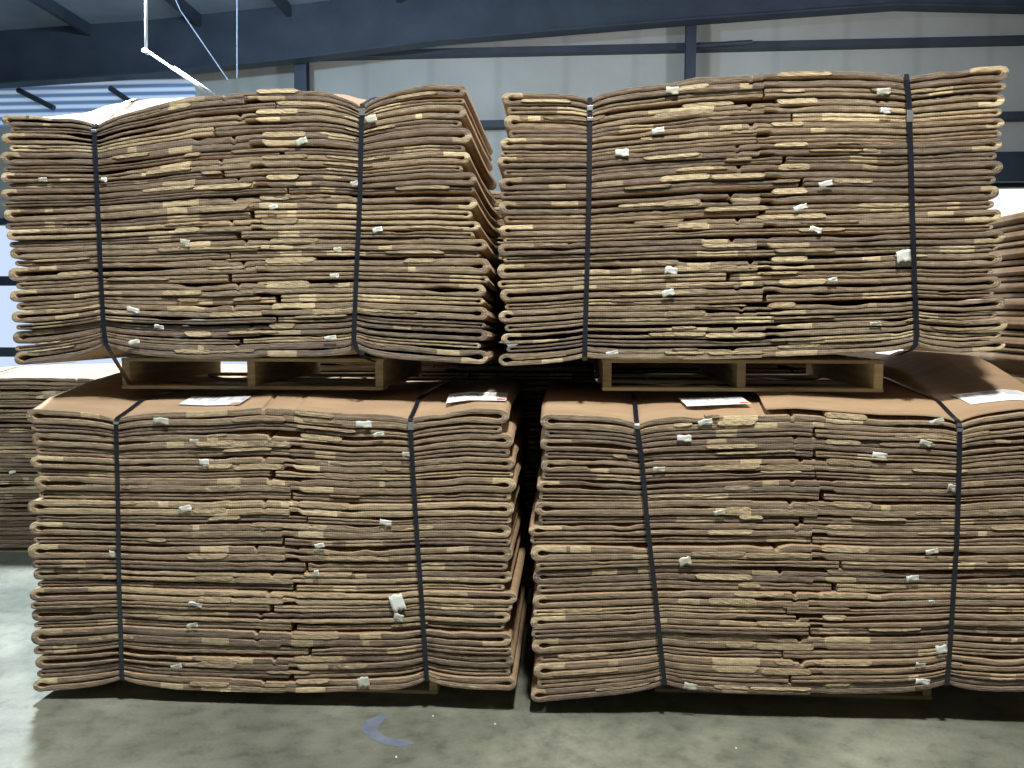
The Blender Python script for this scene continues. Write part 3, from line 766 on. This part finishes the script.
cRL = make_bale(RL, 'lowest bale at the right edge', 'flattened cartons of the lower bale at the right edge', (), fine=False)
pallet(0, 0, .0, 0, .122, 'wooden pallet under the lowest bale at the right edge', ends=(2.9, 4.3), seed=7, depth=2.0)
pallet(0, 0, .0, 1.515, 1.645, 'wooden pallet between the two bales at the right edge', ends=(2.62, 4.3), seed=8, depth=2.0)

# ================================================================== SHIPPING LABELS on the top sheets
def topz(B, x, y, off=0.0): return float(B.z(np.array([1e-6]), np.array([x]), max(y, 0))[0]) + off
def ship_label(B, carton, corners, seed, lift0=0):
    """corners: px of front-left, front-right, back-right, back-left on the top sheet"""
    W3 = []
    for px, py in corners:
        Y = .05
        lo, hi = 0.0, .6
        for _ in range(40):                       # walk back along the view ray until it meets the sheet
            mid = (lo + hi) / 2; p = at(px, py, mid)
            if p.z > topz(B, p.x, mid): lo = mid
            else: hi = mid
        W3.append((at(px, py, lo).x, lo))
    nx, ny = 12, 5
    def P_(s, t):
        x = (W3[0][0] * (1 - s) + W3[1][0] * s) * (1 - t) + (W3[3][0] * (1 - s) + W3[2][0] * s) * t
        y = (W3[0][1] * (1 - s) + W3[1][1] * s) * (1 - t) + (W3[3][1] * (1 - s) + W3[2][1] * s) * t
        return x, y
    def sheet(name, s0, s1, t0, t1, lift, mat, parent, n1=nx, n2=ny):
        V = []; Fc = []
        for k in (0, 1):
            for i in range(n1):
                for j in range(n2):
                    x, y = P_(s0 + (s1 - s0) * i / (n1 - 1), t0 + (t1 - t0) * j / (n2 - 1))
                    V.append([x, y, topz(B, x, y, lift + (.0008 if k == 0 else 0))])
        m_ = n1 * n2
        for i in range(n1 - 1):
            for j in range(n2 - 1):
                a = i * n2 + j; Fc.append([a, a + n2, a + n2 + 1, a + 1]); Fc.append([m_ + a, m_ + a + 1, m_ + a + n2 + 1, m_ + a + n2])
        for i in range(n1 - 1):
            for j in (0, n2 - 1): a = i * n2 + j; Fc.append([a, m_ + a, m_ + a + n2, a + n2])
        for j in range(n2 - 1):
            for i in (0, n1 - 1): a = i * n2 + j; Fc.append([a, a + 1, m_ + a + 1, m_ + a])
        return mesh_np(name, np.array(V), Fc, mat, parent)
    root = carton[0]
    lb = sheet('shipping_label', 0, 1, 0, 1, .0035 + lift0, PAPER, root)
    lb['label'] = 'white printed shipping label'
    lb.matrix_parent_inverse = Matrix.Translation(-root.location)
    subs = [sheet('print_block', .12, .24, .45, .8, .0046 + lift0, INK, lb, 4, 3), sheet('print_block', .38, .52, .45, .85, .0046 + lift0, INK, lb, 4, 3),
            sheet('print_block', .68, .96, .50, .92, .0046 + lift0, INK, lb, 4, 3), sheet('print_mark', .84, .98, .04, .22, .0047 + lift0, RED, lb, 4, 3)]
# overlapping upper panel of the lower right top carton, its edge running back from the front
def top_panel(B, carton, pf, pb, xr, th=.006):
    xf = at(pf[0], pf[1], B.Y).x; p2 = at(pb[0], pb[1], .3).x; sl = (p2 - xf) / .3
    V = []; ny, nx = 22, 40
    for k in (0, 1):
        for j in range(ny):
            y = .004 + (B.depth - .01) * (j / (ny - 1)) ** 1.5
            for i in range(nx):
                x = xf + sl * min(y, .6) + (xr - xf - sl * min(y, .6)) * i / (nx - 1)
                V.append([x, y, topz(B, x, y, .0015 + (th if k == 0 else 0))])
    m_ = nx * ny; Fc = []
    for j in range(ny - 1):
        for i in range(nx - 1):
            a = j * nx + i; Fc.append([a, a + 1, a + nx + 1, a + nx]); Fc.append([m_ + a, m_ + a + nx, m_ + a + nx + 1, m_ + a + 1])
    rim = [i for i in range(nx)] + [j * nx + nx - 1 for j in range(1, ny)] + [(ny - 1) * nx + i for i in range(nx - 2, -1, -1)] + [j * nx for j in range(ny - 2, 0, -1)]
    for k in range(len(rim)): a, b_ = rim[k], rim[(k + 1) % len(rim)]; Fc.append([a, m_ + a, m_ + b_, b_])
    o = mesh_np('upper_panel', np.array(V), Fc, LINER, carton[0], smooth=False); o.matrix_parent_inverse = Matrix.Translation(-carton[0].location)
top_panel(LR, cLR[0], (766, 414), (752, 396), cLR[0][2] - .01)
ship_label(LL, cLL[0], [(178, 405), (239, 405), (251, 397), (193, 397)], 1)
ship_label(LL, cLL[0], [(446, 404), (506, 401.5), (508, 394), (449, 395)], 2)
ship_label(LR, cLR[0], [(687, 407), (751, 404.5), (741, 397.5), (678, 399)], 3)
ship_label(LR, cLR[0], [(971, 407), (1040, 404), (1018, 393), (950, 398)], 4, .0075)

# ================================================================== STRAPS
def strap(B, front, label, top_px=None, seal=None, tail=None, wd=.021, y_top=None):
    pts = [at(x, y, B.Y - .026) for x, y in front]
    path = []
    x0 = pts[0].x
    # over the top sheet, back to front
    xt = at(*top_px, .25).x if top_px else x0
    for k in range(12, -1, -1):
        y = B.depth * (k / 12) ** 1.6
        s = min(1, y / .28)
        x = x0 + (xt - x0) * s
        path.append(Vector((x, B.Y + y, topz(B, x, y, .013 if B is LR else .006))))
    path.append(Vector((x0, B.Y - .018, topz(B, x0, 0, .000))))
    path.append(Vector((x0, B.Y - .026, pts[0].z - .012)))
    # smooth resample of the front run
    for k in range(1, len(pts)):
        a, b_ = pts[k - 1], pts[k]
        for s in range(1, 6): path.append(a.lerp(b_, s / 5))
    if tail:
        path += [Vector(t) for t in tail]
    else:
        l = path[-1]; path += [Vector((l.x, B.Y + .0, l.z - .016)), Vector((l.x, B.Y + .12, l.z - .02)), Vector((l.x, B.Y + .20, l.z - .022))]
    V = []; Fc = []
    for i, p in enumerate(path):
        t = (path[min(i + 1, len(path) - 1)] - path[max(i - 1, 0)]).normalized()
        side = Vector((1, 0, 0)) - t * t.x; side.normalize(); nn = t.cross(side).normalized()
        for a, b_ in ((-1, -1), (1, -1), (1, 1), (-1, 1)):
            V.append(list(p + side * (wd / 2 * a) + nn * (.0011 * b_)))
    for i in range(len(path) - 1):
        for j in range(4): Fc.append([i * 4 + j, i * 4 + (j + 1) % 4, (i + 1) * 4 + (j + 1) % 4, (i + 1) * 4 + j])
    Fc.append([0, 1, 2, 3]); e = (len(path) - 1) * 4; Fc.append([e + 3, e + 2, e + 1, e])
    root = mesh_np('strapping_band', np.array(V), Fc, STRAP, None, smooth=False)
    tag(root, label, 'strap')
    if seal:
        for (sx, sy, hh) in seal:
            c_ = at(sx, sy, B.Y - .029)
            MB().box((c_.x - wd * .62, c_.y - .003, c_.z - hh / 2), (c_.x + wd * .62, c_.y + .002, c_.z + hh / 2)).build('seal', STEEL, root, bevel=.001)
    return root
ulp = at(122, 380, .2)
strap(UL, [(94, 124), (96, 170), (99, 230), (101, 280), (104, 330), (106, 344)], 'black strap down the left side of the upper left bale, running under its pallet', None, [(94, 131, .012)],
      tail=[at(109, 350, -.02), at(120, 368, .08), at(129, 383, .185), at(131, 388, .25)])
strap(UL, [(362, 106), (361, 150), (360, 200), (357, 260), (355, 310), (354, 340), (357, 350)], 'black strap down the right side of the upper left bale', None, [(362, 112, .03)],
      tail=[at(362, 355, -.02), at(370, 360, .08), at(375, 362, .19)])
strap(UR, [(590, 97), (590, 130), (589, 200), (587, 280), (585, 340), (585, 357)], 'black strap down the left side of the upper right bale', None, [(590, 108, .02), (590, 119, .014)])
strap(UR, [(907, 77), (909, 100), (911, 160), (913, 230), (915, 290), (917, 335), (915, 345)], 'black strap down the right side of the upper right bale', None, [(910, 116, .05)],
      tail=[at(911, 350, -.02), at(904, 353, .08), at(898, 355, .2)])
strap(LL, [(116, 421), (118, 500), (119, 580), (121, 640), (122, 680)], 'black strap down the left side of the lower left bale', (160, 392), [(116, 423, .012)])
strap(LL, [(410, 418), (412, 455), (416, 520), (421, 590), (425, 650), (427, 681)], 'black strap down the right side of the lower left bale', (424, 388), [(411, 426, .035)])
strap(LR, [(637, 424), (642, 460), (647, 520), (655, 590), (661, 650), (665, 685)], 'black strap down the left side of the lower right bale', (634, 398), [(637, 427, .016)])
strap(LR, [(960, 424), (959, 480), (957, 540), (953, 600), (950, 650), (947, 685)], 'black strap down the right side of the lower right bale', (925, 398), [(960, 430, .014)])
strap(BK, [(-20, 379), (-20, 548)], 'black strap on the far left bale', None)

# ================================================================== FLOOR MARKS
def blob(name, pts, mat, label, cat, h=.0012):
    V = []; n = len(pts)
    for z in (h, .0): V += [[*onfloor(px, py)[:2], z + .0003] for px, py in pts]
    Fc = [list(range(n)), list(range(2 * n - 1, n - 1, -1))] + [[i, n + i, n + (i + 1) % n, (i + 1) % n] for i in range(n)]
    tag(mesh_np(name, np.array(V), Fc, mat, None, smooth=False), label, cat)
STAIN = mat_plain('dried_paint', (96, 106, 124), (118, 128, 142), 12, .7)
blob('paint_smear', [(377, 716), (384, 713), (386, 719), (379, 725), (378, 731), (386, 737), (398, 739), (411, 741), (414, 744), (400, 747), (386, 745), (371, 739), (361, 731), (364, 722)], STAIN, 'curved blue grey paint smear on the concrete floor below the lower left bale', 'paint mark')
for k, (px, py, l) in enumerate(((433, 716, 'white speck on the floor right of the paint smear'), (495, 724, 'white speck on the floor just below the gap between the bales'),
                                 (396, 757, 'white speck on the floor below the paint smear'), (736, 748, 'white speck on the floor below the lower right bale'))):
    c_ = onfloor(px, py); mb = MB()
    r_ = .005
    mb.v = [Vector((c_.x + r_ * math.cos(a) * (1 + .3 * math.sin(3 * a + k)), c_.y + r_ * math.sin(a), .0)) for a in [i * math.pi / 3 for i in range(6)]] + [Vector((c_.x, c_.y, .005))]
    mb.f = [[i, (i + 1) % 6, 6] for i in range(6)] + [[5, 4, 3, 2, 1, 0]]
    tag(mb.build('paper_scrap', TAPE), l, 'scrap')
